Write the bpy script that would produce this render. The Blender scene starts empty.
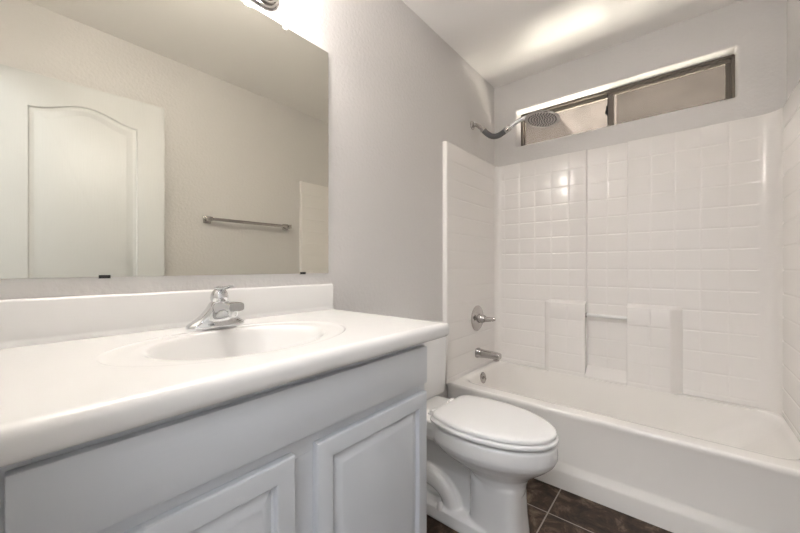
import bpy, bmesh, math, random
from mathutils import Vector, Matrix

random.seed(4)
PI = math.pi
sc = bpy.context.scene
COL = sc.collection

# ------------------------------------------------------------------ camera
CZ = 1.10
cd = bpy.data.cameras.new('camera')
cd.sensor_width = 36.0
cd.lens = 339.0 / 800.0 * 36.0
cd.clip_start = 0.02
cam = bpy.data.objects.new('camera', cd)
cam.location = (1.125, 0.0, CZ)
cam.rotation_euler = (PI / 2, 0, math.radians(39.8))
COL.objects.link(cam)
sc.camera = cam

# ------------------------------------------------------------------ view / world / sun / added hall fill
sc.view_settings.view_transform = 'Standard'
sc.view_settings.look = 'None'
sc.view_settings.gamma = 1.0
sc.view_settings.use_curve_mapping = False
sc.view_settings.exposure = 0.0
sc.cycles.max_bounces = 12
sc.cycles.diffuse_bounces = 8
sc.cycles.sample_clamp_indirect = 0.0

W = bpy.data.worlds.new('sky')
sc.world = W
W.use_nodes = True
wn = W.node_tree.nodes
wn['Background'].inputs[0].default_value = (0.62, 0.78, 1.0, 1)
wn['Background'].inputs[1].default_value = 0.9

SUN = 105.0
LAMP = 116.0
HALL_FILL = 60.0
sd = bpy.data.lights.new('sun', 'SUN')
sd.energy = SUN
sd.angle = 0.01
sd.color = (1.0, 0.96, 0.90)
sun = bpy.data.objects.new('sun', sd)
sun.rotation_euler = Vector((0.62, 0.10, -0.9)).to_track_quat('-Z', 'Y').to_euler()
sun.location = (-6, 4, 9)
COL.objects.link(sun)

hd = bpy.data.lights.new('hall_fill_light', 'AREA')  # added fill shining in through the doorway, no known ceiling lamp
hd.shape = 'RECTANGLE'
hd.size = 1.6
hd.size_y = 1.0
hd.energy = HALL_FILL
hd.color = (0.93, 0.96, 1.0)
hl = bpy.data.objects.new('hall_fill_light', hd)
hl.location = (1.0, -1.0, 2.46)
COL.objects.link(hl)

# ------------------------------------------------------------------ materials
def mat(name, col, rough=0.5, metal=0.0, bump=None, spec=0.5, coat=0.0, stretch=None, vary=None):
    m = bpy.data.materials.new(name)
    m.use_nodes = True
    nt = m.node_tree
    b = nt.nodes['Principled BSDF']
    b.inputs['Base Color'].default_value = (*col, 1)
    b.inputs['Roughness'].default_value = rough
    b.inputs['Metallic'].default_value = metal
    b.inputs['Specular IOR Level'].default_value = spec
    b.inputs['Coat Weight'].default_value = coat
    b.inputs['Coat Roughness'].default_value = 0.08
    if bump or vary:
        tc = nt.nodes.new('ShaderNodeTexCoord')
        mp = nt.nodes.new('ShaderNodeMapping')
        nt.links.new(tc.outputs['Object'], mp.inputs[0])
        if stretch:
            mp.inputs['Scale'].default_value = stretch
    if bump:
        n = nt.nodes.new('ShaderNodeTexNoise')
        n.inputs['Scale'].default_value = bump[0]
        n.inputs['Detail'].default_value = 3.0
        nt.links.new(mp.outputs[0], n.inputs['Vector'])
        bp = nt.nodes.new('ShaderNodeBump')
        bp.inputs['Strength'].default_value = bump[1]
        bp.inputs['Distance'].default_value = bump[2]
        nt.links.new(n.outputs[0], bp.inputs['Height'])
        nt.links.new(bp.outputs[0], b.inputs['Normal'])
    if vary:
        n2 = nt.nodes.new('ShaderNodeTexNoise')
        n2.inputs['Scale'].default_value = vary[0]
        n2.inputs['Detail'].default_value = 5.0
        nt.links.new(mp.outputs[0], n2.inputs['Vector'])
        r = nt.nodes.new('ShaderNodeValToRGB')
        r.color_ramp.elements[0].position = 0.35
        r.color_ramp.elements[1].position = 0.68
        r.color_ramp.elements[0].color = (*vary[1], 1)
        r.color_ramp.elements[1].color = (*col, 1)
        nt.links.new(n2.outputs[0], r.inputs[0])
        nt.links.new(r.outputs[0], b.inputs['Base Color'])
    return m

M = {}
M['wall'] = mat('wall_paint', (0.66, 0.644, 0.634), 0.40, bump=(62, 0.36, 0.006))
M['ceiling'] = mat('ceiling_paint', (0.86, 0.845, 0.83), 0.24, bump=(80, 0.30, 0.002), spec=0.8)
M['trim'] = mat('trim_paint', (0.78, 0.78, 0.77), 0.35)
M['door'] = mat('door_paint', (0.58, 0.585, 0.58), 0.38, bump=(22, 0.25, 0.0015), stretch=(7, 7, 0.5))
M['cabinet'] = mat('cabinet_paint', (0.60, 0.625, 0.66), 0.38, bump=(26, 0.18, 0.001), stretch=(6, 0.7, 6))
M['marble'] = mat('cultured_marble', (0.735, 0.73, 0.722), 0.24, coat=0.12)
M['ceramic'] = mat('ceramic', (0.81, 0.81, 0.81), 0.08, coat=0.3)
M['seat'] = mat('seat_plastic', (0.82, 0.82, 0.82), 0.22)
M['acrylic'] = mat('tub_acrylic', (0.86, 0.84, 0.812), 0.16, bump=(16, 0.06, 0.002))
M['surround'] = mat('surround_acrylic', (0.84, 0.818, 0.80), 0.18, bump=(120, 0.07, 0.0015))
M['chrome'] = mat('chrome', (0.70, 0.71, 0.72), 0.06, 1.0)
M['nickel'] = mat('brushed_nickel', (0.52, 0.50, 0.485), 0.15, 1.0)
M['rubber'] = mat('grey_sleeve', (0.10, 0.10, 0.10), 0.45)
M['bronze'] = mat('bronze_frame', (0.15, 0.128, 0.105), 0.42)
M['gasket'] = mat('black_gasket', (0.02, 0.02, 0.02), 0.6)
M['stucco'] = mat('stucco', (0.128, 0.108, 0.096), 0.95, bump=(5, 0.10, 0.03), spec=0.0, vary=(3.2, (0.094, 0.079, 0.070)))
M['eave'] = mat('eave_paint', (0.30, 0.24, 0.20), 0.8)
M['concrete'] = mat('yard_concrete', (0.66, 0.62, 0.56), 0.9, vary=(3, (0.58, 0.54, 0.49)))
M['mirror_back'] = mat('mirror_edge', (0.62, 0.66, 0.64), 0.2)
M['clear'] = mat('clear_plastic', (0.85, 0.85, 0.83), 0.15)

mm = bpy.data.materials.new('mirror_glass')
mm.use_nodes = True
b = mm.node_tree.nodes['Principled BSDF']
b.inputs['Metallic'].default_value = 1.0
b.inputs['Roughness'].default_value = 0.0
b.inputs['Base Color'].default_value = (0.76, 0.745, 0.668, 1)
M['mirror'] = mm

def thin_glass(name, tint, frac):
    m = bpy.data.materials.new(name)
    m.use_nodes = True
    nt = m.node_tree
    nt.nodes.clear()
    o = nt.nodes.new('ShaderNodeOutputMaterial')
    mx = nt.nodes.new('ShaderNodeMixShader')
    t = nt.nodes.new('ShaderNodeBsdfTransparent')
    g = nt.nodes.new('ShaderNodeBsdfGlossy')
    t.inputs[0].default_value = (*tint, 1)
    g.inputs['Roughness'].default_value = 0.02
    mx.inputs[0].default_value = frac
    nt.links.new(t.outputs[0], mx.inputs[1])
    nt.links.new(g.outputs[0], mx.inputs[2])
    nt.links.new(mx.outputs[0], o.inputs[0])
    return m
M['glass'] = thin_glass('window_glass', (0.95, 0.96, 0.95), 0.012)

def screen_mat():
    m = bpy.data.materials.new('insect_screen')
    m.use_nodes = True
    nt = m.node_tree
    nt.nodes.clear()
    o = nt.nodes.new('ShaderNodeOutputMaterial')
    mx = nt.nodes.new('ShaderNodeMixShader')
    t = nt.nodes.new('ShaderNodeBsdfTransparent')
    g = nt.nodes.new('ShaderNodeBsdfDiffuse')
    g.inputs[0].default_value = (0.16, 0.14, 0.12, 1)
    mx.inputs[0].default_value = 0.34
    nt.links.new(t.outputs[0], mx.inputs[1])
    nt.links.new(g.outputs[0], mx.inputs[2])
    nt.links.new(mx.outputs[0], o.inputs[0])
    return m
M['screen'] = screen_mat()

def emit_mat(name, col, strength):
    m = bpy.data.materials.new(name)
    m.use_nodes = True
    b = m.node_tree.nodes['Principled BSDF']
    b.inputs['Base Color'].default_value = (0.9, 0.9, 0.88, 1)
    b.inputs['Emission Color'].default_value = (*col, 1)
    b.inputs['Emission Strength'].default_value = strength
    return m
M['lamp'] = emit_mat('lit_frosted_glass', (1.0, 0.945, 0.885), LAMP)

def floor_mat():
    m = mat('floor_tile', (0.10, 0.075, 0.058), 0.42, spec=0.3)
    nt = m.node_tree
    b = nt.nodes['Principled BSDF']
    tc = nt.nodes.new('ShaderNodeTexCoord')
    sp = nt.nodes.new('ShaderNodeSeparateXYZ')
    nt.links.new(tc.outputs['Object'], sp.inputs[0])
    def math_(op, a, v):
        n = nt.nodes.new('ShaderNodeMath')
        n.operation = op
        if hasattr(a, 'links'):
            nt.links.new(a, n.inputs[0])
        else:
            n.inputs[0].default_value = a
        if hasattr(v, 'links'):
            nt.links.new(v, n.inputs[1])
        else:
            n.inputs[1].default_value = v
        return n.outputs[0]
    P = 0.457
    def line(s, off):
        a = math_('SUBTRACT', s, off)
        a = math_('DIVIDE', a, P)
        a = math_('PINGPONG', a, 0.5)
        return math_('LESS_THAN', a, 0.0028 / P)
    g = math_('MAXIMUM', line(sp.outputs[0], 0.663), line(sp.outputs[1], 1.587))
    n1 = nt.nodes.new('ShaderNodeTexNoise')
    n1.inputs['Scale'].default_value = 9
    n1.inputs['Detail'].default_value = 8
    n1.inputs['Roughness'].default_value = 0.7
    n1.inputs['Distortion'].default_value = 0.6
    nt.links.new(tc.outputs['Object'], n1.inputs['Vector'])
    r = nt.nodes.new('ShaderNodeValToRGB')
    r.color_ramp.elements[0].position = 0.40
    r.color_ramp.elements[0].color = (0.020, 0.011, 0.007, 1)
    r.color_ramp.elements[1].position = 0.66
    r.color_ramp.elements[1].color = (0.23, 0.165, 0.115, 1)
    e = r.color_ramp.elements.new(0.52)
    e.color = (0.062, 0.038, 0.025, 1)
    nt.links.new(n1.outputs[0], r.inputs[0])
    mx = nt.nodes.new('ShaderNodeMix')
    mx.data_type = 'RGBA'
    nt.links.new(g, mx.inputs['Factor'])
    nt.links.new(r.outputs[0], mx.inputs['A'])
    mx.inputs['B'].default_value = (0.42, 0.37, 0.32, 1)
    nt.links.new(mx.outputs['Result'], b.inputs['Base Color'])
    bp = nt.nodes.new('ShaderNodeBump')
    bp.inputs['Strength'].default_value = 0.25
    bp.inputs['Distance'].default_value = 0.004
    h = math_('SUBTRACT', n1.outputs[0], g)
    nt.links.new(h, bp.inputs['Height'])
    nt.links.new(bp.outputs[0], b.inputs['Normal'])
    return m
M['floor'] = floor_mat()

# ------------------------------------------------------------------ mesh helpers
def obj(name, bm, m, parent=None, sharp=35, loc=None):
    bmesh.ops.recalc_face_normals(bm, faces=bm.faces[:])
    me = bpy.data.meshes.new(name)
    bm.to_mesh(me)
    bm.free()
    for p in me.polygons:
        p.use_smooth = True
    me.set_sharp_from_angle(angle=math.radians(sharp))
    me.materials.append(m)
    o = bpy.data.objects.new(name, me)
    COL.objects.link(o)
    if loc is not None:                      # put the origin at loc, keep the geometry where it is
        me.transform(Matrix.Translation(-Vector(loc)))
        o.location = loc
    if parent is not None:
        o.parent = parent
        p = parent
        off = Vector((0, 0, 0))
        M0 = Matrix.Identity(4)
        while p is not None:
            M0 = Matrix.LocRotScale(p.location, p.rotation_euler, None) @ M0
            p = p.parent
        if not o.get('local'):
            me.transform(M0.inverted())
    return o

def thing(name, label, cat, loc=(0, 0, 0), rz=0, group=None):
    o = bpy.data.objects.new(name, None)
    COL.objects.link(o)
    o.location = loc
    o.rotation_euler = (0, 0, rz)
    o.empty_display_size = 0.05
    o['label'] = label
    o['category'] = cat
    if group:
        o['group'] = group
    return o

def struct(o):
    o['kind'] = 'structure'
    return o

def merge(bm, tmp):
    me = bpy.data.meshes.new('tmp')
    tmp.to_mesh(me)
    tmp.free()
    bm.from_mesh(me)
    bpy.data.meshes.remove(me)

def box(bm, lo, hi, bev=0.0, seg=2):
    t = bmesh.new()
    bmesh.ops.create_cube(t, size=1.0)
    for v in t.verts:
        v.co = Vector([lo[i] + (v.co[i] + 0.5) * (hi[i] - lo[i]) for i in range(3)])
    if bev > 0:
        bmesh.ops.bevel(t, geom=t.edges[:], offset=bev, segments=seg, affect='EDGES', profile=0.5)
    merge(bm, t)
    return bm

def B(lo, hi, bev=0.0, seg=2):
    return box(bmesh.new(), lo, hi, bev, seg)

def loft(bm, rings, cap0=True, cap1=True, closed=True):
    vs = [[bm.verts.new(p) for p in r] for r in rings]
    n = len(vs[0])
    for a, b_ in zip(vs, vs[1:]):
        for i in range(n if closed else n - 1):
            j = (i + 1) % n
            bm.faces.new((a[i], a[j], b_[j], b_[i]))
    if cap0:
        bm.faces.new(vs[0][::-1])
    if cap1:
        bm.faces.new(vs[-1])
    return bm

def frame_of(d):
    d = Vector(d).normalized()
    a = Vector((0, 0, 1)) if abs(d.z) < 0.9 else Vector((1, 0, 0))
    u = d.cross(a).normalized()
    return u, d.cross(u).normalized()

def lathe(bm, origin, axis, prof, n=32):
    """prof: (radius, distance along axis)"""
    o = Vector(origin)
    d = Vector(axis).normalized()
    u, w = frame_of(d)
    rings = []
    for r, h in prof:
        r = max(r, 1e-4)
        rings.append([o + d * h + (u * math.cos(2 * PI * k / n) + w * math.sin(2 * PI * k / n)) * r for k in range(n)])
    return loft(bm, rings)

def smooth_path(pts, it=2):
    pts = [Vector(p) for p in pts]
    for _ in range(it):
        q = [pts[0]]
        for a, b_ in zip(pts, pts[1:]):
            q.append(a * 0.75 + b_ * 0.25)
            q.append(a * 0.25 + b_ * 0.75)
        q.append(pts[-1])
        pts = q
    return pts

def tube(bm, pts, rad, n=16, it=2, flat=1.0):
    pts = smooth_path(pts, it)
    rings = []
    ref = None
    m = len(pts)
    for i, p in enumerate(pts):
        d = (pts[min(i + 1, m - 1)] - pts[max(i - 1, 0)]).normalized()
        if ref is None:
            u, w = frame_of(d)
        else:
            u = (ref - d * ref.dot(d)).normalized()
            w = d.cross(u).normalized()
        ref = u
        r = rad(i / (m - 1)) if callable(rad) else rad
        rings.append([p + u * math.cos(2 * PI * k / n) * r + w * math.sin(2 * PI * k / n) * r * flat for k in range(n)])
    return loft(bm, rings)

def prism(bm, poly, lo, hi, axis):
    """poly of 2-D points extruded along axis ('x','y','z')"""
    def P(a, b_, c):
        return {'z': (a, b_, c), 'x': (c, a, b_), 'y': (a, c, b_)}[axis]
    return loft(bm, [[P(a, b_, lo) for a, b_ in poly], [P(a, b_, hi) for a, b_ in poly]])

def rrect(x0, x1, y0, y1, r, seg=6):
    out = []
    for cx, cy, a0 in ((x1 - r, y1 - r, 0), (x0 + r, y1 - r, 90), (x0 + r, y0 + r, 180), (x1 - r, y0 + r, 270)):
        for k in range(seg + 1):
            a = math.radians(a0 + 90 * k / seg)
            out.append((cx + r * math.cos(a), cy + r * math.sin(a)))
    return out

# ------------------------------------------------------------------ the room shell
RW, RD, RH = 1.52, 2.50, 2.488
Y0 = -0.03
struct(obj('floor', B((-0.5, -1.9, -0.06), (2.3, 2.66, 0)), M['floor']))
struct(obj('ceiling', B((-0.5, -1.9, RH), (2.3, 2.66, RH + 0.08)), M['ceiling']))
struct(obj('wall_left', B((-0.10, Y0, 0), (0, 2.66, RH)), M['wall']))
struct(obj('wall_right', B((RW, Y0, 0), (RW + 0.1, 2.66, RH)), M['wall']))

# back wall with a bull-nosed window opening
WX0, WX1, WZ0, WZ1 = 0.172, 1.346, 1.994, 2.262
def wall_back():
    bm = bmesh.new()
    seg = 5
    def ring(grow, y, r):
        return [(x, y, z) for x, z in rrect(WX0 - grow, WX1 + grow, WZ0 - grow, WZ1 + grow, r, seg)]
    R = 0.014
    rings = [ring(R, RD, 0.012 + R)]
    for k in range(1, 6):
        a = PI / 2 * k / 5
        rings.append(ring(R - R * math.sin(a), RD + R - R * math.cos(a), 0.012 + R - R * math.sin(a)))
    rings.append(ring(0, 2.66, 0.012))
    # outer face: connect opening ring to the wall's rectangle
    vs = [[bm.verts.new(p) for p in r] for r in rings]
    n = len(vs[0])
    for a, b_ in zip(vs, vs[1:]):
        for i in range(n):
            j = (i + 1) % n
            bm.faces.new((a[i], a[j], b_[j], b_[i]))
    for y, rg in ((RD, vs[0]), (2.66, vs[-1])):
        c = [bm.verts.new(p) for p in ((RW, y, RH), (0, y, RH), (0, y, 0), (RW, y, 0))]
        m = seg + 1
        for q in range(4):
            for k in range(seg):
                bm.faces.new((c[q], rg[q * m + k], rg[q * m + k + 1]))
            nx = (q + 1) % 4
            bm.faces.new((c[q], rg[q * m + seg], rg[nx * m], c[nx]))
    return bm
struct(obj('wall_back', wall_back(), M['wall']))

# entry wall with the doorway the picture is taken from
def wall_front():
    bm = bmesh.new()
    box(bm, (-0.5, -0.13, 0), (0.70, Y0, RH))
    box(bm, (1.485, -0.13, 0), (2.3, Y0, RH))
    box(bm, (0.70, -0.13, 2.13), (1.485, Y0, RH))
    return bm
struct(obj('wall_front', wall_front(), M['wall']))
def casing():
    bm = bmesh.new()
    for x0, x1 in ((0.640, 0.700), (1.470, 1.519)):
        box(bm, (x0, Y0, 0), (x1, Y0 + 0.014, 2.19), 0.004)
    box(bm, (0.700, Y0, 2.13), (1.470, Y0 + 0.014, 2.19), 0.004)
    return bm
struct(obj('trim_1', casing(), M['trim']))
hw = bmesh.new()
box(hw, (-0.6, -2.0, 0), (2.4, -1.9, RH))
struct(obj('wall_hall', hw, M['wall']))
struct(obj('wall_hall_left', B((-0.6, -1.9, 0), (-0.5, -0.03, RH)), M['wall']))
struct(obj('wall_hall_right', B((2.3, -1.9, 0), (2.4, -0.03, RH)), M['wall']))
struct(obj('baseboard_left', B((0, 0.845, 0), (0.012, 1.75, 0.085), 0.004), M['trim']))
struct(obj('baseboard_right', B((RW - 0.012, Y0 + 0.015, 0), (RW, 1.75, 0.085), 0.004), M['trim']))

# ------------------------------------------------------------------ window
FY = 2.592          # inner plane of the window frame
def window():
    fr = bmesh.new()
    x0, x1, z0, z1 = WX0, WX1, WZ0, WZ1
    t, d0, d1 = 0.015, FY, FY + 0.05
    box(fr, (x0, d0, z0), (x1, d1, z0 + t), 0.002, 1)
    box(fr, (x0, d0, z1 - t), (x1, d1, z1), 0.002, 1)
    box(fr, (x0, d0, z0 + t), (x0 + t, d1, z1 - t), 0.002, 1)
    box(fr, (x1 - t, d0, z0 + t), (x1, d1, z1 - t), 0.002, 1)
    box(fr, (x0 + t, d0 + 0.020, z1 - t - 0.012), (x1 - t, d1, z1 - t), 0.001, 1)
    w = struct(obj('window_1', fr, M['bronze']))
    # fixed pane at the left with a thin bead
    bd = bmesh.new()
    a0, a1 = x0 + t, 0.765
    box(bd, (a0, d0 + 0.026, z0 + t), (a1, d1 - 0.004, z0 + t + 0.008))
    box(bd, (a0, d0 + 0.026, z1 - t - 0.024), (a1, d1 - 0.004, z1 - t - 0.012))
    box(bd, (a0, d0 + 0.026, z0 + t + 0.008), (a0 + 0.010, d1 - 0.004, z1 - t - 0.024))
    obj('glazing_bead', bd, M['bronze'], w)
    pn = obj('pane', B((a0 + 0.010, d0 + 0.036, z0 + t + 0.008), (a1 + 0.01, d0 + 0.039, z1 - t - 0.024)), M['glass'], w)
    # sliding sash at the right
    s = bmesh.new()
    b0, b1, s0, s1 = 0.748, x1 - t - 0.002, z0 + t + 0.001, z1 - t - 0.002
    st, e0, e1 = 0.021, d0 + 0.004, d0 + 0.022
    box(s, (b0, e0, s0), (b1, e1, s0 + st * 0.8), 0.002, 1)
    box(s, (b0, e0, s1 - st), (b1, e1, s1), 0.002, 1)
    box(s, (b0, e0, s0 + st * 0.8), (b0 + st + 0.012, e1, s1 - st), 0.002, 1)
    box(s, (b1 - st, e0, s0 + st * 0.8), (b1, e1, s1 - st), 0.002, 1)
    sash = obj('sash', s, M['bronze'], w)
    obj('pane', B((b0 + st + 0.010, e0 + 0.008, s0 + st * 0.8 - 0.002), (b1 - st + 0.002, e0 + 0.011, s1 - st + 0.002)), M['glass'], sash)
    gk = bmesh.new()
    box(gk, (b0 - 0.004, e0 + 0.002, s0), (b0 - 0.0005, e1, s1))
    obj('gasket', gk, M['gasket'], sash)
    lt = bmesh.new()
    box(lt, (b0 - 0.012, e0 - 0.004, 2.10), (b0 - 0.001, e0 + 0.010, 2.16), 0.002, 1)
    box(lt, (b0 - 0.016, e0 - 0.014, 2.105), (b0 - 0.006, e0 - 0.003, 2.128), 0.003, 1)
    obj('latch', lt, M['gasket'], sash)
    # insect screen outside the sliding half
    sf = bmesh.new()
    box(sf, (0.79, d1 - 0.006, z0 + t), (x1 - t, d1 - 0.004, z1 - t))
    obj('insect_screen', sf, M['screen'], w)
window()

# outside: sunlit yard, the neighbour's stucco wall, the eave over it
struct(obj('ground', B((-14, 2.66, -0.14), (14, 16, -0.05)), M['concrete']))
def neighbour():
    bm = bmesh.new()
    box(bm, (-14, 6.1, -0.05), (14, 6.4, 5.2))
    box(bm, (-2.55, 5.75, -0.05), (-1.55, 6.1, 5.2), 0.02)
    return bm
struct(obj('wall_neighbour', neighbour(), M['stucco']))
def eave():
    bm = bmesh.new()
    box(bm, (-14, 5.4, 3.66), (-0.95, 6.1, 3.80))
    return bm

# ------------------------------------------------------------------ door (open against the right wall)
def door():
    Wd, Hd, T = 0.715, 2.085, 0.035
    d = bmesh.new()
    # local: u along the leaf, z up, face at n = 0 (towards the room), back at n = -T
    outer = [(0, 0), (Wd, 0), (Wd, Hd), (0, Hd)]
    def arch_loop(u0, u1, z0, z1, rise, ins):
        u0 += ins; u1 -= ins; z0 += ins; z1 -= ins
        pts = [(u0, z0), (u1, z0)]
        N = 28
        for k in range(N + 1):
            f = k / N
            s = 0.5 - 0.5 * math.cos(2 * PI * f)
            pts.append((u1 + (u0 - u1) * f, z1 + rise * s))
        return pts
    panels = [(0.135, 0.580, 0.955, 1.915, 0.058), (0.135, 0.580, 0.20, 0.80, 0.0)]
    O = [d.verts.new((u, 0, z)) for u, z in outer]
    edges = [d.edges.new((O[i], O[(i + 1) % 4])) for i in range(4)]
    for pn in panels:
        loops = []
        for ins, dep in ((0, 0), (0.005, 0.009), (0.009, 0.0095), (0.018, 0.0115), (0.024, 0.0105), (0.050, 0.0015), (0.053, 0.001)):
            loops.append([d.verts.new((u, dep, z)) for u, z in arch_loop(*pn, ins)])
        n = len(loops[0])
        for i in range(n):
            edges.append(d.edges.new((loops[0][i], loops[0][(i + 1) % n])))
        for a, b_ in zip(loops, loops[1:]):
            for i in range(n):
                j = (i + 1) % n
                d.faces.new((a[i], a[j], b_[j], b_[i]))
        d.faces.new(loops[-1])
    bmesh.ops.triangle_fill(d, use_beauty=True, use_dissolve=False, edges=edges)
    Bk = [d.verts.new((u, T, z)) for u, z in outer]
    for i in range(4):
        j = (i + 1) % 4
        d.faces.new((O[i], O[j], Bk[j], Bk[i]))
    d.faces.new(Bk[::-1])
    h, l = Vector((1.460, -0.022, 0)), Vector((1.388, 0.699, 0))
    ang = math.atan2(l.y - h.y, l.x - h.x)
    o = obj('door_1', d, M['door'], sharp=25)
    # local +y of the leaf must point away from the room (towards the right wall)
    o.scale = (1, -1, 1)
    o.data.transform(Matrix.Diagonal((1, -1, 1, 1)))
    o.scale = (1, 1, 1)
    o.data.flip_normals()
    o.location = (h.x, h.y, 0.008)
    o.rotation_euler = (0, 0, ang)
    struct(o)
    kb = bmesh.new()
    for s in (1, -1):
        y = 0 if s > 0 else -T
        lathe(kb, (0.66, y, 0.93), (0, s, 0), [(0.0, 0), (0.031, 0.0), (0.030, 0.006), (0.012, 0.010), (0.011, 0.022), (0.022, 0.028), (0.026, 0.038), (0.020, 0.046), (0, 0.048)], 24)
    k = obj('door_knob', kb, M['nickel'])
    k.parent = o
    return o
door()

# ------------------------------------------------------------------ vanity cabinet
def raised_panel(x, y0, y1, z0, z1):
    bm = bmesh.new()
    rings = []
    for ins, h in ((0, 0), (0, 0.013), (0.002, 0.0165), (0.006, 0.018), (0.038, 0.018), (0.040, 0.0165), (0.0415, 0.007), (0.046, 0.0055), (0.068, 0.0155), (0.070, 0.016)):
        rings.append([(x + h, y0 + ins, z0 + ins), (x + h, y1 - ins, z0 + ins), (x + h, y1 - ins, z1 - ins), (x + h, y0 + ins, z1 - ins)])
    return loft(bm, rings)

def vanity():
    t = thing('vanity_cabinet', 'pale grey painted vanity cabinet with raised panel doors under the white countertop', 'cabinet', (0.26, 0.40, 0))
    bm = bmesh.new()
    box(bm, (0.001, Y0 + 0.002, 0.10), (0.508, Y0 + 0.018, 0.879), 0.001, 1)
    box(bm, (0.001, 0.816, 0.10), (0.508, 0.832, 0.879), 0.001, 1)
    box(bm, (0.001, Y0 + 0.018, 0.10), (0.010, 0.816, 0.879))
    box(bm, (0.010, Y0 + 0.018, 0.10), (0.508, 0.816, 0.116))
    box(bm, (0.001, Y0 + 0.002, 0.0), (0.45, 0.832, 0.10))
    obj('body', bm, M['cabinet'], t)
    ff = bmesh.new()
    a, b_ = 0.508, 0.527
    box(ff, (a, Y0 + 0.002, 0.10), (b_, 0.030, 0.879), 0.0008, 1)
    box(ff, (a, 0.800, 0.10), (b_, 0.8335, 0.879), 0.0008, 1)
    box(ff, (a, 0.030, 0.84), (b_, 0.800, 0.879), 0.0008, 1)
    box(ff, (a, 0.030, 0.715), (b_, 0.800, 0.775), 0.0008, 1)
    box(ff, (a, 0.030, 0.10), (b_, 0.800, 0.16), 0.0008, 1)
    box(ff, (a, 0.360, 0.16), (b_, 0.450, 0.715), 0.0008, 1)
    obj('face_frame', ff, M['cabinet'], t)
    obj('drawer_front', B((0.5275, 0.008, 0.757), (0.5455, 0.822, 0.8655), 0.0025, 2), M['cabinet'], t)
    for y0, y1 in ((0.004, 0.379), (0.431, 0.822)):
        obj('door', raised_panel(0.5275, y0, y1, 0.125, 0.731), M['cabinet'], t, 25)
vanity()

# ------------------------------------------------------------------ countertop with moulded basin
CT = 0.926
def countertop():
    t = thing('vanity_countertop', 'white cultured marble countertop with moulded oval basin and backsplash', 'countertop', (0.28, 0.43, CT))
    cx, cy = 0.302, 0.397
    X0, X1, YA, YB = 0.001, 0.550, Y0 + 0.001, 0.888
    angs = sorted(set([2 * PI * k / 160 for k in range(160)] + [math.atan2(y - cy, x - cx) % (2 * PI) for x in (X0, X1) for y in (YA, YB)]))
    def ell(a, b_, z, ccx=cx, ccy=cy):
        return [(ccx + b_ * math.cos(q), ccy + a * math.sin(q), z) for q in angs]
    bowl = [(0.02, -0.142), (0.12, -0.142), (0.25, -0.139), (0.42, -0.130), (0.58, -0.112), (0.72, -0.088), (0.84, -0.060), (0.91, -0.040), (0.95, -0.026), (0.975, -0.0175), (0.995, -0.0115), (1.012, -0.0078), (1.03, -0.0052), (1.05, -0.0037), (1.07, -0.0030)]
    rings = [ell(0.197 * f, 0.152 * f, CT + z) for f, z in bowl]
    for f, z in ((0.3, -0.0029), (0.6, -0.0028), (0.88, -0.0026), (0.94, -0.0021), (0.97, -0.0013), (1.0, -0.0004), (1.02, -0.0001), (1.04, 0.0), (1.08, 0.0)):
        a = 0.197 * 1.07 + (0.275 - 0.197 * 1.07) * f
        b_ = 0.152 * 1.07 + (0.188 - 0.152 * 1.07) * f
        rings.append(ell(a, b_, CT + z))
    rect, nrm = [], []
    for q in angs:
        dx, dy = math.cos(q), math.sin(q)
        s = min([(X1 - cx) / dx if dx > 1e-9 else 9, (X0 - cx) / dx if dx < -1e-9 else 9, (YB - cy) / dy if dy > 1e-9 else 9, (YA - cy) / dy if dy < -1e-9 else 9])
        x, y = cx + dx * s, cy + dy * s
        rect.append((x, y))
        nrm.append((1 if x > X1 - 1e-5 else 0, 1 if y > YB - 1e-5 else 0))
    for ins in (0.020, 0.006):
        rings.append([(min(x, X1 - ins), min(y, YB - ins), CT) for x, y in rect])
    R = 0.019
    prof = [(R * math.sin(PI / 2 * k / 6), -R + R * math.cos(PI / 2 * k / 6)) for k in range(7)]
    prof += [(R, -0.030)] + [(R - 0.014 + 0.014 * math.cos(PI / 2 * k / 4), -0.030 - 0.014 * math.sin(PI / 2 * k / 4)) for k in range(1, 5)]
    for o, z in prof:
        rings.append([(x + nx * o, y + ny * o, CT + z) for (x, y), (nx, ny) in zip(rect, nrm)])
    rings.append(ell(0.215, 0.170, CT - 0.044))
    bm = bmesh.new()
    loft(bm, rings, cap0=True, cap1=False)
    obj('counter_slab', bm, M['marble'], t, 50)
    bs = bmesh.new()
    prism(bs, [(0.001, CT - 0.002), (0.024, CT - 0.002), (0.024, CT + 0.003), (0.021, CT + 0.009), (0.020, CT + 0.016), (0.020, CT + 0.096), (0.017, CT + 0.101), (0.013, CT + 0.103), (0.001, CT + 0.103)], Y0 + 0.001, 0.896, 'y')
    obj('backsplash', bs, M['marble'], t)
    dr = bmesh.new()
    lathe(dr, (cx, cy, CT - 0.1425), (0, 0, 1), [(0, 0), (0.032, 0), (0.032, 0.002), (0.024, 0.004), (0.020, 0.002), (0.016, 0.005), (0, 0.007)], 28)
    obj('drain', dr, M['chrome'], t)
countertop()

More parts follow.
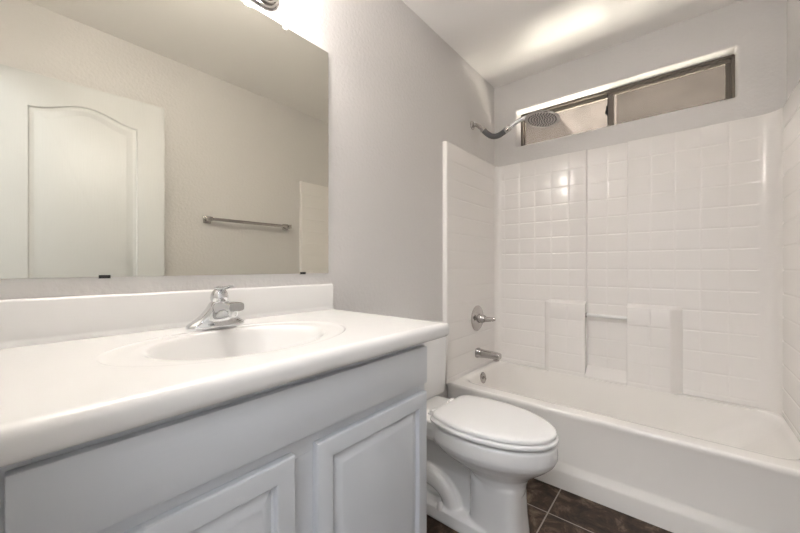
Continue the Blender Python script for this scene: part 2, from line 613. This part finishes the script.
# ------------------------------------------------------------------ basin tap
def faucet():
    fx, fy = 0.092, 0.413
    z0 = CT + 0.0006
    t = thing('basin_faucet', 'chrome single lever faucet on the countertop behind the oval basin', 'faucet', (fx, fy, z0))
    bm = bmesh.new()
    def ring(hl, hw_, z, dx=0.0):
        out = []
        for k in range(48):
            a = 2 * PI * k / 48
            c, s = math.cos(a), math.sin(a)
            e = 0.75
            out.append((fx + dx + hw_ * math.copysign(abs(c) ** e, c), fy + hl * math.copysign(abs(s) ** e, s), z0 + z))
        return out
    loft(bm, [ring(0.077, 0.031, 0.0), ring(0.078, 0.032, 0.003), ring(0.077, 0.031, 0.010), ring(0.073, 0.029, 0.014), ring(0.066, 0.0285, 0.018), ring(0.054, 0.0285, 0.026), ring(0.043, 0.0285, 0.036, 0.003), ring(0.034, 0.0275, 0.048, 0.007), ring(0.0275, 0.0255, 0.060, 0.012), ring(0.024, 0.0235, 0.070, 0.016), ring(0.020, 0.020, 0.074, 0.018)])
    obj('base', bm, M['chrome'], t, 40)
    # spout: flattened, running out over the bowl
    sp = bmesh.new()
    rings = []
    for x, z, w, h in ((-0.005, 0.036, 0.024, 0.026), (0.02, 0.044, 0.023, 0.025), (0.045, 0.055, 0.0225, 0.021), (0.07, 0.063, 0.022, 0.0155), (0.095, 0.066, 0.0215, 0.0125), (0.124, 0.066, 0.021, 0.0115), (0.127, 0.066, 0.0195, 0.0105)):
        r = []
        for k in range(28):
            a = 2 * PI * k / 28
            c, s = math.cos(a), math.sin(a)
            r.append((fx + x, fy + w * math.copysign(abs(c) ** 0.5, c), z0 + z + h * math.copysign(abs(s) ** 0.5, s)))
        rings.append(r)
    loft(sp, rings)
    s = obj('spout', sp, M['chrome'], t, 40)
    ae = bmesh.new()
    lathe(ae, (fx + 0.104, fy, z0 + 0.056), (0, 0, -1), [(0, 0), (0.0125, 0), (0.0125, 0.010), (0.011, 0.013), (0.011, 0.018), (0.009, 0.019), (0, 0.016)], 20)
    obj('aerator', ae, M['chrome'], s)
    dm = bmesh.new()
    lathe(dm, (fx + 0.016, fy, z0 + 0.072), (0.22, 0, 1), [(0.0, 0), (0.019, 0.0), (0.0215, 0.004), (0.0235, 0.012), (0.023, 0.020), (0.020, 0.029), (0.015, 0.036), (0.012, 0.039), (0.0, 0.041)], 28)
    h = obj('handle', dm, M['chrome'], t, 40)
    lv = bmesh.new()
    rings = []
    for x, z, w, hh in ((-0.020, 0.108, 0.010, 0.004), (-0.005, 0.111, 0.016, 0.0065), (0.015, 0.113, 0.015, 0.006), (0.04, 0.115, 0.010, 0.005), (0.062, 0.118, 0.0095, 0.0045), (0.072, 0.120, 0.007, 0.003)):
        rings.append([(fx + 0.024 + x, fy + w * math.cos(2 * PI * k / 20), z0 + z + hh * math.sin(2 * PI * k / 20)) for k in range(20)])
    loft(lv, rings)
    obj('lever', lv, M['chrome'], h, 50)
    rd = bmesh.new()
    lathe(rd, (fx - 0.030 + 0.004, fy, z0 + 0.012), (0, 0, 1), [(0, 0), (0.003, 0), (0.003, 0.045), (0.006, 0.047), (0.006, 0.055), (0, 0.057)], 14)
    obj('lift_rod', rd, M['chrome'], t)
faucet()

# ------------------------------------------------------------------ mirror
def wall_mirror():
    t = thing('wall_mirror', 'large frameless mirror clipped to the left wall above the backsplash', 'mirror', (0.0, 0.43, 1.073))
    y0, y1, z0, z1 = Y0 + 0.004, 0.8825, 1.0735, 1.979
    obj('backing', B((0.0005, y0, z0), (0.0045, y1, z1)), M['mirror_back'], t)
    obj('glass', B((0.0046, y0, z0), (0.0060, y1, z1)), M['mirror'], t)
    for y in (0.18, 0.761):
        c = bmesh.new()
        box(c, (0.0005, y - 0.011, z0 - 0.0035), (0.0085, y + 0.011, z0 - 0.001))
        box(c, (0.0065, y - 0.011, z0 - 0.0035), (0.0085, y + 0.011, z0 + 0.005))
        obj('clip', c, M['gasket'], t)['label'] = 'dark metal clip at the mirror bottom edge'
    for y in (0.18, 0.685):
        c = bmesh.new()
        box(c, (0.0062, y - 0.008, z1 - 0.012), (0.0095, y + 0.008, z1 + 0.004), 0.0015)
        box(c, (0.0005, y - 0.008, z1 + 0.001), (0.0095, y + 0.008, z1 + 0.016), 0.0015)
        lathe(c, (0.0095, y, z1 + 0.010), (1, 0, 0), [(0, 0), (0.004, 0), (0.003, 0.002), (0, 0.0022)], 12)
        obj('clip', c, M['clear'], t)['label'] = 'clear plastic clip at the mirror top edge'
wall_mirror()

# ------------------------------------------------------------------ vanity light
def vanity_light():
    yc, zc, hl, hh = 0.405, 2.066, 0.258, 0.060
    t = thing('vanity_light', 'stepped metal bar light fixture on the wall above the mirror', 'wall light', (0, yc, zc))
    bm = bmesh.new()
    rings = []
    def rg(ins, x):
        r = hh - ins
        pts = rrect(yc - hl + ins, yc + hl - ins, zc - hh + ins, zc + hh - ins, r * 0.98, 10)
        return [(x, a, b_) for a, b_ in pts]
    x = 0.0005
    rings.append(rg(0, x))
    for k in range(4):
        ins = 0.0105 * k
        rings.append(rg(ins, x + 0.008))
        rings.append(rg(ins + 0.003, x + 0.0105))
        rings.append(rg(ins + 0.0105, x + 0.0105))
        x += 0.0095
    loft(bm, rings, True, True)
    obj('back_plate', bm, M['nickel'], t, 30)
    for k in range(4):
        y = yc + (k - 1.5) * 0.130
        a = bmesh.new()
        lathe(a, (0.030, y, zc + 0.028), (1, 0, 0), [(0, 0), (0.024, 0), (0.024, 0.010), (0.019, 0.014), (0.017, 0.024), (0, 0.024)], 24)
        sk = obj('socket', a, M['nickel'], t)
        s = bmesh.new()
        g = [(0.0001, 0.0), (0.014, 0.001), (0.015, 0.008)]
        g += [(0.038 * math.sin(q), 0.043 - 0.038 * math.cos(q)) for q in [math.radians(25 + 155 * i / 14) for i in range(15)]]
        lathe(s, (0.054, y, zc + 0.028), (1, 0, 0), g, 28)
        obj('globe_bulb', s, M['lamp'], sk)
vanity_light()

# ------------------------------------------------------------------ toilet
TY = 1.340
def egg(xb, xc, xf, hw_, hb, n=18, rc=0.02):
    """plan outline: rounded nose, tapering to a flat back edge"""
    pts = []
    for k in range(n + 1):                       # +y side from back to nose
        f = k / n
        if f == 0:
            pts.append((xb, hb - rc))
            pts.append((xb + rc * 0.3, hb - rc * 0.3))
        x = xb + rc + (xf - xb - rc) * (1 - math.cos(PI / 2 * f) if False else math.sin(PI / 2 * f))
        if x < xc:
            y = hw_ - (hw_ - hb) * ((xc - x) / (xc - xb)) ** 2
        else:
            y = hw_ * math.sqrt(max(0.0, 1 - ((x - xc) / (xf - xc)) ** 2))
        pts.append((x, y))
    pts[-1] = (xf, 0.0)
    low = [(x, -y) for x, y in pts[:-1]][::-1]
    return pts + low

def toilet():
    t = thing('toilet', 'white elongated toilet with closed lid between the vanity and the bathtub', 'toilet', (0.40, TY, 0))
    N = 48
    def ov(z, xc, ab, af, hw_, pw=1.0):
        out = []
        for k in range(N):
            a = 2 * PI * k / N
            c, s = math.cos(a), math.sin(a)
            out.append((xc + (af if c > 0 else ab) * math.copysign(abs(c) ** pw, c), TY + hw_ * math.copysign(abs(s) ** pw, s), z))
        return out
    bm = bmesh.new()
    loft(bm, [ov(0.4265, .47, .235, .284, .170), ov(0.422, .47, .245, .297, .178), ov(0.39, .47, .245, .298, .180), ov(0.37, .47, .245, .297, .180), ov(0.35, .47, .236, .287, .174), ov(0.33, .47, .215, .267, .161), ov(0.312, .475, .184, .240, .145), ov(0.292, .49, .145, .200, .124), ov(0.268, .515, .11, .150, .104), ov(0.24, .535, .095, .118, .095), ov(0.20, .538, .092, .108, .091)])
    loft(bm, [ov(0.28, .530, .07, .09, .07, .7), ov(0.23, .530, .096, .110, .092, .62), ov(0.10, .532, .098, .114, .094, .60), ov(0.03, .535, .102, .118, .098, .60), ov(0.0, .535, .105, .120, .100, .60)])
    # deck under the tank and the neck down to the floor
    def rr(x0, x1, h, z, r):
        return [(a, TY + b_, z) for a, b_ in rrect(x0, x1, -h, h, r, 6)]
    loft(bm, [rr(0.03, 0.34, 0.100, 0.33, 0.04), rr(0.02, 0.36, 0.125, 0.36, 0.04), rr(0.02, 0.36, 0.135, 0.40, 0.04), rr(0.02, 0.36, 0.135, 0.430, 0.04), rr(0.025, 0.35, 0.128, 0.4355, 0.04)])
    loft(bm, [rr(0.10, 0.46, 0.045, 0.02, 0.04), rr(0.09, 0.48, 0.050, 0.20, 0.04), rr(0.06, 0.44, 0.072, 0.30, 0.05), rr(0.04, 0.40, 0.105, 0.38, 0.05)])
    # base plate
    loft(bm, [rr(0.05, 0.56, 0.112, 0.0, 0.05), rr(0.05, 0.56, 0.114, 0.012, 0.05), rr(0.055, 0.555, 0.108, 0.05, 0.05), rr(0.065, 0.545, 0.092, 0.060, 0.04)])
    # trapway swelling on both sides
    for s in (-1, 1):
        tube(bm, [(0.13, TY + s * 0.045, 0.10), (0.18, TY + s * 0.048, 0.145), (0.26, TY + s * 0.05, 0.15), (0.335, TY + s * 0.05, 0.115), (0.36, TY + s * 0.05, 0.03)], 0.044, 16)
    b_ = obj('bowl', bm, M['ceramic'], t, 60)
    rm = b_.modifiers.new('blend', 'REMESH')
    rm.mode = 'VOXEL'
    rm.voxel_size = 0.0045
    rm.use_smooth_shade = True
    sm = b_.modifiers.new('soften', 'SMOOTH')
    sm.factor = 0.5
    sm.iterations = 5
    for s in (-1, 1):
        c = bmesh.new()
        lathe(c, (0.315, TY + s * 0.096, 0.046), (0, 0, 1), [(0, 0), (0.016, 0), (0.016, 0.010), (0.013, 0.024), (0.008, 0.032), (0, 0.034)], 20)
        obj('bolt_cap', c, M['seat'], t)
    # seat and lid
    st = bmesh.new()
    def er(z, g, xb=0.284):
        return [(x, TY + y, z) for x, y in egg(xb - g, 0.47, 0.770 + g, 0.184 + g, 0.140 + g)]
    loft(st, [er(0.4345, -0.030), er(0.4352, -0.004), er(0.439, 0.0), er(0.449, 0.0), er(0.4525, -0.004), er(0.4528, -0.032)])
    seat = obj('seat', st, M['seat'], t, 50)
    ld = bmesh.new()
    loft(ld, [er(0.4570, -0.034), er(0.4572, -0.010), er(0.459, -0.007), er(0.466, -0.007), er(0.471, -0.009), er(0.4745, -0.015), er(0.4765, -0.027), er(0.4775, -0.05)])
    obj('lid', ld, M['seat'], t, 50)
    for s in (-1, 1):
        hg = bmesh.new()
        lathe(hg, (0.268, TY + s * 0.075 - 0.018, 0.450), (0, 1, 0), [(0, 0), (0.010, 0), (0.012, 0.003), (0.012, 0.033), (0.010, 0.036), (0, 0.036)], 16)
        box(hg, (0.245, TY + s * 0.075 - 0.015, 0.434), (0.275, TY + s * 0.075 + 0.015, 0.446), 0.003)
        obj('hinge', hg, M['seat'], t)
    tk = bmesh.new()
    rings = []
    for z, g in ((0.437, -0.018), (0.441, -0.010), (0.455, -0.005), (0.60, -0.002), (0.772, 0.0)):
        rings.append([(a, b2, z) for a, b2 in rrect(0.016, 0.166 + g, TY - 0.212 - g, TY + 0.212 + g, 0.025, 6)])
    loft(tk, rings)
    tank = obj('tank', tk, M['ceramic'], t, 40)
    tl = bmesh.new()
    rings = []
    for z, g in ((0.7725, -0.002), (0.775, 0.004), (0.793, 0.006), (0.800, 0.002), (0.802, -0.008)):
        rings.append([(a, b2, z) for a, b2 in rrect(0.010, 0.170 + g, TY - 0.216 - g, TY + 0.216 + g, 0.025, 6)])
    loft(tl, rings)
    obj('tank_lid', tl, M['ceramic'], tank, 40)
    fl = bmesh.new()
    lathe(fl, (0.165, TY - 0.15, 0.725), (1, 0, 0), [(0, 0), (0.014, 0), (0.014, 0.008), (0, 0.010)], 18)
    tube(fl, [(0.178, TY - 0.15, 0.725), (0.182, TY - 0.12, 0.722), (0.180, TY - 0.08, 0.716)], 0.006, 10)
    obj('flush_lever', fl, M['chrome'], tank)
toilet()

# ------------------------------------------------------------------ bathtub
RIM = 0.388
def bathtub():
    t = thing('bathtub', 'white alcove bathtub with a plain apron beneath the tiled surround', 'bathtub', (0.76, 2.13, 0))
    seg = 8
    def outer(yf, z, g=0.0):
        return [(x, y, z) for x, y in rrect(0.006 + g, 1.514 - g, yf, 2.468, 0.010, seg)]
    def inner(ins, z, r, il=0, ir=0):
        return [(x, y, z) for x, y in rrect(0.056 + ins + il, 1.486 - ins - ir, 1.893 + ins, 2.4245 - max(0.0, ins - 0.008) * 0.25, r, seg)]
    rings = [outer(1.797, 0.001), outer(1.796, 0.080), outer(1.798, 0.092), outer(1.810, 0.118), outer(1.8115, 0.130), outer(1.800, 0.34), outer(1.794, 0.360), outer(1.7915, 0.372), outer(1.7920, 0.379), outer(1.7945, 0.3845), outer(1.799, 0.3872), outer(1.806, RIM)]
    rings += [inner(-0.034, RIM, 0.12), inner(-0.016, RIM - 0.0015, 0.11), inner(-0.002, RIM - 0.007, 0.10), inner(0.008, RIM - 0.017, 0.10), inner(0.015, RIM - 0.034, 0.10), inner(0.022, 0.32, 0.10, 0, 0.02), inner(0.034, 0.25, 0.11, 0.005, 0.08), inner(0.050, 0.15, 0.12, 0.01, 0.17), inner(0.068, 0.10, 0.13, 0.02, 0.22), inner(0.10, 0.070, 0.12, 0.03, 0.26), inner(0.15, 0.060, 0.08, 0.05, 0.30)]
    bm = bmesh.new()
    loft(bm, rings, cap0=False, cap1=True)
    obj('tub_shell', bm, M['acrylic'], t, 60)
    ov = bmesh.new()
    lathe(ov, (0.072, 2.150, 0.336), (1, 0, 0.12), [(0, 0), (0.040, 0), (0.040, 0.003), (0.035, 0.008), (0.015, 0.010), (0, 0.0105)], 28)
    o = obj('overflow_plate', ov, M['nickel'], t)
    sw = bmesh.new()
    tube(sw, [(0.083, 2.150, 0.345), (0.092, 2.150, 0.343), (0.095, 2.150, 0.330)], 0.0045, 10)
    obj('trip_lever', sw, M['nickel'], o)
    dr = bmesh.new()
    lathe(dr, (0.34, 2.15, 0.060), (0, 0, 1), [(0, 0), (0.036, 0), (0.034, 0.004), (0.022, 0.003), (0, 0.005)], 24)
    obj('drain', dr, M['nickel'], t)
bathtub()

# ------------------------------------------------------------------ moulded tub surround
TOP = 1.862
PX, X0T = 0.1105, 0.208
GROW = [1.750 - 0.1112 * k for k in range(13)]
def groove_marks(lo, hi, lines, base):
    """sample positions along a line with a small groove at each entry; returns (pos, depth)"""
    s = {}
    for p in base:
        s[round(p, 5)] = 0.0
    for g in lines:
        if lo + 0.012 < g < hi - 0.012:
            for o, d in ((-0.009, 0), (-0.0052, 0.0002), (-0.0028, 0.0011), (0, 0.0015), (0.0028, 0.0011), (0.0052, 0.0002), (0.009, 0)):
                s[round(g + o, 5)] = d
    return sorted((p, d) for p, d in s.items() if lo - 1e-6 <= p <= hi + 1e-6)

def add_run(path, a, b_, nrm, lines, axis, deep=1.0):
    """straight run from a to b_ (2-D) with grooves; appends (x, y, nx, ny, depth)"""
    a, b_ = Vector(a), Vector(b_)
    L = (b_ - a).length
    pos = [((g - a[axis]) / (b_[axis] - a[axis])) * L for g in lines]
    for p, d in groove_marks(0, L, pos, [0, L]):
        q = a + (b_ - a) * (p / L)
        path.append((q.x, q.y, nrm[0], nrm[1], d * deep))

def arc(path, c, r, a0, a1, n=8):
    for k in range(n + 1):
        a = math.radians(a0 + (a1 - a0) * k / n)
        q = (c[0] + r * math.cos(a), c[1] + r * math.sin(a))
        path.append((q[0], q[1], 0, 0, 0))

def skin(bm, path, zs, topcap=None):
    """path in plan x list of (z, groove)"""
    cols = []
    for x, y, nx, ny, d in path:
        col = []
        for z, dz in zs:
            k = max(d, dz) if (nx or ny) else 0.0
            col.append(bm.verts.new((x - nx * k, y - ny * k, z)))
        cols.append(col)
    for a, b_ in zip(cols, cols[1:]):
        for i in range(len(zs) - 1):
            bm.faces.new((a[i], b_[i], b_[i + 1], a[i + 1]))
    return cols

def surround():
    t = thing('tub_surround', 'white moulded shower surround with square tile pattern above the bathtub', 'shower surround', (0.76, 2.3, RIM))
    xs = [X0T + PX * k for k in range(-1, 14)]
    ys = [2.36 - PX * k for k in range(0, 6)]
    yi, r, rr_ = 2.470, 0.045, 0.075
    CL, CR, REC = 0.645, 0.869, 0.013
    path = []
    # front flange of the left side, rounded nose
    path += [(0.001, 1.7545, 0, 0, 0), (0.022, 1.7545, 0, 0, 0), (0.0275, 1.7565, 0, 0, 0), (0.030, 1.762, 0, 0, 0)]
    add_run(path, (0.030, 1.772), (0.030, yi - r), (1, 0), ys, 1, 0.12)
    arc(path, (0.030 + r, yi - r), r, 180, 90)
    add_run(path, (0.030 + r + 0.001, yi), (CL - 0.012, yi), (0, -1), xs, 0)
    path += [(CL - 0.005, yi - 0.002, 0, 0, 0), (CL - 0.002, yi - 0.001, 0, 0, 0), (CL, yi + REC * .6, 0, 0, 0), (CL + 0.002, yi + REC, 0, 0, 0)]
    add_run(path, (CL + 0.008, yi + REC), (CR - 0.006, yi + REC), (0, -1), xs, 0)
    path += [(CR - 0.002, yi + REC, 0, 0, 0), (CR, yi + REC * .5, 0, 0, 0), (CR + 0.002, yi - 0.001, 0, 0, 0), (CR + 0.005, yi - 0.001, 0, 0, 0)]
    add_run(path, (CR + 0.012, yi), (1.490 - rr_ - 0.001, yi), (0, -1), xs, 0)
    arc(path, (1.490 - rr_, yi - rr_), rr_, 90, 0)
    add_run(path, (1.490, yi - rr_ - 0.001), (1.490, 1.772), (-1, 0), ys, 1, 0.12)
    path += [(1.490, 1.762, 0, 0, 0), (1.4925, 1.7565, 0, 0, 0), (1.498, 1.7545, 0, 0, 0), (1.519, 1.7545, 0, 0, 0)]
    zs = groove_marks(RIM + 0.001, TOP - 0.006, GROW, [RIM + 0.001, TOP - 0.006])
    bm = bmesh.new()
    cols = skin(bm, path, zs)
    # rounded top edge running back to the wall
    def wallpt(p):
        x, y = p[0], p[1]
        if x < 0.0305 and y < yi - r + 0.001:
            return (0.0006, y)
        if x > 1.4895 and y < yi - r + 0.001:
            return (1.5194, y)
        if y < 2.46 and x < 0.2:
            return (0.0006, 2.4994) if False else (x - 0.028 if x > 0.03 else 0.0006, 2.4994)
        return (x, 2.4994)
    top = []
    for p, c in zip(path, cols):
        w = wallpt(p)
        if p[0] < 0.031 and p[1] < 1.763:
            w = (0.0006, max(p[1], 1.7545))
        if p[0] > 1.489 and p[1] < 1.763:
            w = (1.5194, max(p[1], 1.7545))
        x, y = p[0], p[1]
        dv = Vector((w[0] - x, w[1] - y))
        L = dv.length
        e = dv * (min(0.006, L * 0.5) / L) if L > 1e-6 else dv
        v1 = bm.verts.new((x + e.x * 0.3, y + e.y * 0.3, TOP - 0.002))
        v2 = bm.verts.new((x + e.x, y + e.y, TOP))
        v3 = bm.verts.new((w[0], w[1], TOP))
        top.append((c[-1], v1, v2, v3))
    for a, b_ in zip(top, top[1:]):
        for i in range(3):
            bm.faces.new((a[i], b_[i], b_[i + 1], a[i + 1]))
    obj('wall_panel', bm, M['surround'], t, 75)
    # the two moulded ledges that flank the recess
    yf = 2.424
    def ledge(side):
        bm = bmesh.new()
        p = []
        if side == 'l':
            p += [(0.384, yi + 0.004, 0, 0, 0), (0.388, yi - 0.004, 0, 0, 0), (0.422, yf + 0.004, 0, 0, 0), (0.428, yf, 0, 0, 0)]
            add_run(p, (0.436, yf), (CL - 0.012, yf), (0, -1), xs, 0)
            p += [(CL - 0.004, yf, 0, 0, 0), (CL - 0.001, yf + 0.001, 0, 0, 0), (CL, yf + 0.004, 0, 0, 0), (CL, yf + 0.012, 0, 0, 0), (CL, yi + REC, 0, 0, 0)]
        else:
            p += [(CR, yi + REC, 0, 0, 0), (CR, yf + 0.012, 0, 0, 0), (CR, yf + 0.004, 0, 0, 0), (CR + 0.001, yf + 0.001, 0, 0, 0), (CR + 0.004, yf, 0, 0, 0)]
            add_run(p, (CR + 0.012, yf), (1.066, yf), (0, -1), xs, 0)
            p += [(1.073, yf, 0, 0, 0), (1.079, yf + 0.004, 0, 0, 0), (1.124, yi - 0.004, 0, 0, 0), (1.128, yi + 0.004, 0, 0, 0)]
        zt = 0.852
        zs = groove_marks(RIM + 0.0008, zt, GROW, [RIM + 0.0008, zt])
        cols = skin(bm, p, zs)
        mid = sum(q[0] for q in p) / len(p)
        prev = [c[-1] for c in cols]
        for dz, dy in ((0.003, 0.0012), (0.007, 0.005), (0.024, 0.06)):
            row = []
            for q in p:
                yy = min(q[1] + dy, max(q[1], yi + 0.004))
                row.append(bm.verts.new((q[0], yy, zt + dz)))
            for i in range(len(p) - 1):
                bm.faces.new((prev[i], prev[i + 1], row[i + 1], row[i]))
            prev = row
        obj('ledge', bm, M['surround'], t, 50)
    ledge('l')
    ledge('r')
    # sloped sill closing the foot of the recess
    sl = bmesh.new()
    prism(sl, [(yf, RIM + 0.002), (yf, RIM + 0.012), (yf + 0.006, RIM + 0.020), (yi + REC, RIM + 0.070), (yi + REC, RIM + 0.002)], CL + 0.0005, CR - 0.0005, 'x')
    obj('recess_sill', sl, M['surround'], t)
    # washcloth bar across the recess
    rb = bmesh.new()
    tube(rb, [(CL + 0.006, 2.438, 0.789), (CR - 0.0005, 2.438, 0.789)], 0.0115, 16, 0)
    bar = obj('washcloth_bar', rb, M['seat'], t)
    br = bmesh.new()
    box(br, (CL + 0.0005, 2.426, 0.774), (CL + 0.010, 2.452, 0.804), 0.002)
    obj('bracket', br, M['nickel'], bar)['label'] = 'dark metal bracket of the white bar'
surround()

# ------------------------------------------------------------------ shower fittings
def shower_head():
    y = 2.135
    t = thing('overhead_shower', 'round shower head on a bent arm high on the left wall', 'shower head', (0, y, 2.08))
    f = bmesh.new()
    lathe(f, (0.0005, y, 2.082), (1, 0, 0), [(0, 0), (0.030, 0), (0.030, 0.003), (0.024, 0.010), (0.013, 0.014), (0, 0.014)], 28)
    obj('wall_flange', f, M['nickel'], t)
    a = bmesh.new()
    tube(a, [(0.004, y, 2.083), (0.032, y, 2.080), (0.056, y, 2.056), (0.092, y, 2.019)], 0.0130, 14)
    obj('arm', a, M['nickel'], t)
    e = bmesh.new()
    tube(e, [(0.084, y, 2.027), (0.118, y, 1.990), (0.152, y, 1.966), (0.195, y, 1.962), (0.250, y, 1.989)], 0.0180, 16)
    obj('elbow', e, M['rubber'], t)['label'] = 'dark grey ribbed elbow of the shower arm'
    for d in (((0.074, 0.098), 0.0, 0), ):
        c = bmesh.new()
        lathe(c, (0.074, y, 2.038), (0.71, 0, -0.71), [(0, 0), (0.016, 0), (0.0195, 0.005), (0.0195, 0.024), (0.0185, 0.028), (0, 0.028)], 18)
        obj('collar', c, M['nickel'], t)
    c = bmesh.new()
    lathe(c, (0.236, y, 1.982), (0.88, 0, 0.47), [(0, 0), (0.019, 0), (0.0205, 0.004), (0.0205, 0.030), (0.0165, 0.040), (0, 0.040)], 18)
    obj('collar', c, M['nickel'], t)
    C = Vector((0.470, y, 1.992))
    n = Vector((-0.096, -0.12, -0.988)).normalized()
    s = bmesh.new()
    back = C - n * 0.022
    tube(s, [(0.262, y, 1.996), (0.32, y, 2.024), (0.37, y, 2.034), tuple(back + Vector((-0.02, 0, 0.004)))], 0.0140, 14)
    obj('neck', s, M['chrome'], t)
    h = bmesh.new()
    R = 0.100
    lathe(h, C, n, [(0, -0.030), (0.020, -0.030), (0.026, -0.024), (0.060, -0.018), (0.092, -0.012), (R, -0.006), (R + 0.001, -0.001), (R - 0.003, 0.002), (R - 0.008, 0.0015), (0, 0.0015)], 48)
    head = obj('head', h, M['nickel'], t)
    u, w = frame_of(n)
    nz = bmesh.new()
    for ri, cnt in ((0.014, 6), (0.030, 12), (0.046, 18), (0.062, 24), (0.078, 30)):
        for k in range(cnt):
            q = 2 * PI * k / cnt + ri * 40
            p = C + (u * math.cos(q) + w * math.sin(q)) * ri + n * 0.0013
            lathe(nz, p, n, [(0, 0), (0.0042, 0), (0.0028, 0.004), (0, 0.0042)], 8)
    no = obj('nozzle_plate', nz, M['rubber'], head)
    no['label'] = 'dark rubber nozzles under the head'
shower_head()

def shower_valve():
    y, z, x = 2.150, 0.742, 0.0305
    t = thing('shower_valve', 'round nickel shower valve with lever on the surround above the tub spout', 'shower valve', (x, y, z))
    f = bmesh.new()
    lathe(f, (x, y, z), (1, 0, 0), [(0, 0), (0.088, 0), (0.088, 0.003), (0.082, 0.007), (0.060, 0.010), (0.040, 0.012), (0.034, 0.016), (0, 0.016)], 40)
    obj('escutcheon', f, M['nickel'], t)
    h = bmesh.new()
    lathe(h, (x + 0.014, y, z), (1, 0, 0), [(0, 0), (0.032, 0), (0.030, 0.020), (0.027, 0.036), (0.022, 0.046), (0, 0.049)], 28)
    hd = obj('handle', h, M['nickel'], t)
    lv = bmesh.new()
    tube(lv, [(x + 0.048, y, z - 0.002), (x + 0.080, y + 0.002, z - 0.002), (x + 0.105, y + 0.004, z + 0.000), (x + 0.128, y + 0.006, z + 0.004)], lambda f: 0.020 - 0.0085 * f, 14)
    obj('lever', lv, M['nickel'], hd)
shower_valve()

def tub_spout():
    y, z, x = 2.150, 0.503, 0.0305
    t = thing('tub_spout', 'nickel tub spout on the surround just above the tub rim', 'spout', (x, y, z))
    s = bmesh.new()
    rings = []
    for dx, dz, w, h in ((0, 0, 0.033, 0.033), (0.012, 0, 0.033, 0.033), (0.016, 0, 0.030, 0.030), (0.05, 0, 0.028, 0.027), (0.10, 0.001, 0.026, 0.0235), (0.14, 0.001, 0.025, 0.0215), (0.162, -0.001, 0.0245, 0.0205), (0.167, -0.001, 0.022, 0.018)):
        r = []
        for k in range(32):
            a = 2 * PI * k / 32
            c, q = math.cos(a), math.sin(a)
            r.append((x + dx, y + w * math.copysign(abs(c) ** 0.62, c), z + dz + h * math.copysign(abs(q) ** 0.62, q)))
        rings.append(r)
    loft(s, rings)
    b_ = obj('spout_body', s, M['nickel'], t, 40)
    o = bmesh.new()
    lathe(o, (x + 0.140, y, z - 0.012), (0, 0, -1), [(0, 0), (0.020, 0), (0.020, 0.020), (0.017, 0.022), (0, 0.018)], 24)
    obj('outlet', o, M['nickel'], b_)
tub_spout()

# ------------------------------------------------------------------ towel bar on the right wall (seen in the mirror)
def towel_bar():
    z, xb = 1.438, 1.457
    t = thing('towel_bar', 'metal towel bar with square posts reflected in the mirror', 'towel bar', (RW, 1.29, z))
    for y in (0.985, 1.612):
        p = bmesh.new()
        box(p, (RW - 0.010, y - 0.026, z - 0.026), (RW - 0.0005, y + 0.026, z + 0.026), 0.003)
        box(p, (xb - 0.017, y - 0.016, z - 0.016), (RW - 0.009, y + 0.016, z + 0.016), 0.004)
        obj('post', p, M['nickel'], t)
    bm = bmesh.new()
    box(bm, (xb - 0.011, 1.002, z - 0.011), (xb + 0.011, 1.595, z + 0.011), 0.003)
    obj('bar', bm, M['nickel'], t)
towel_bar()
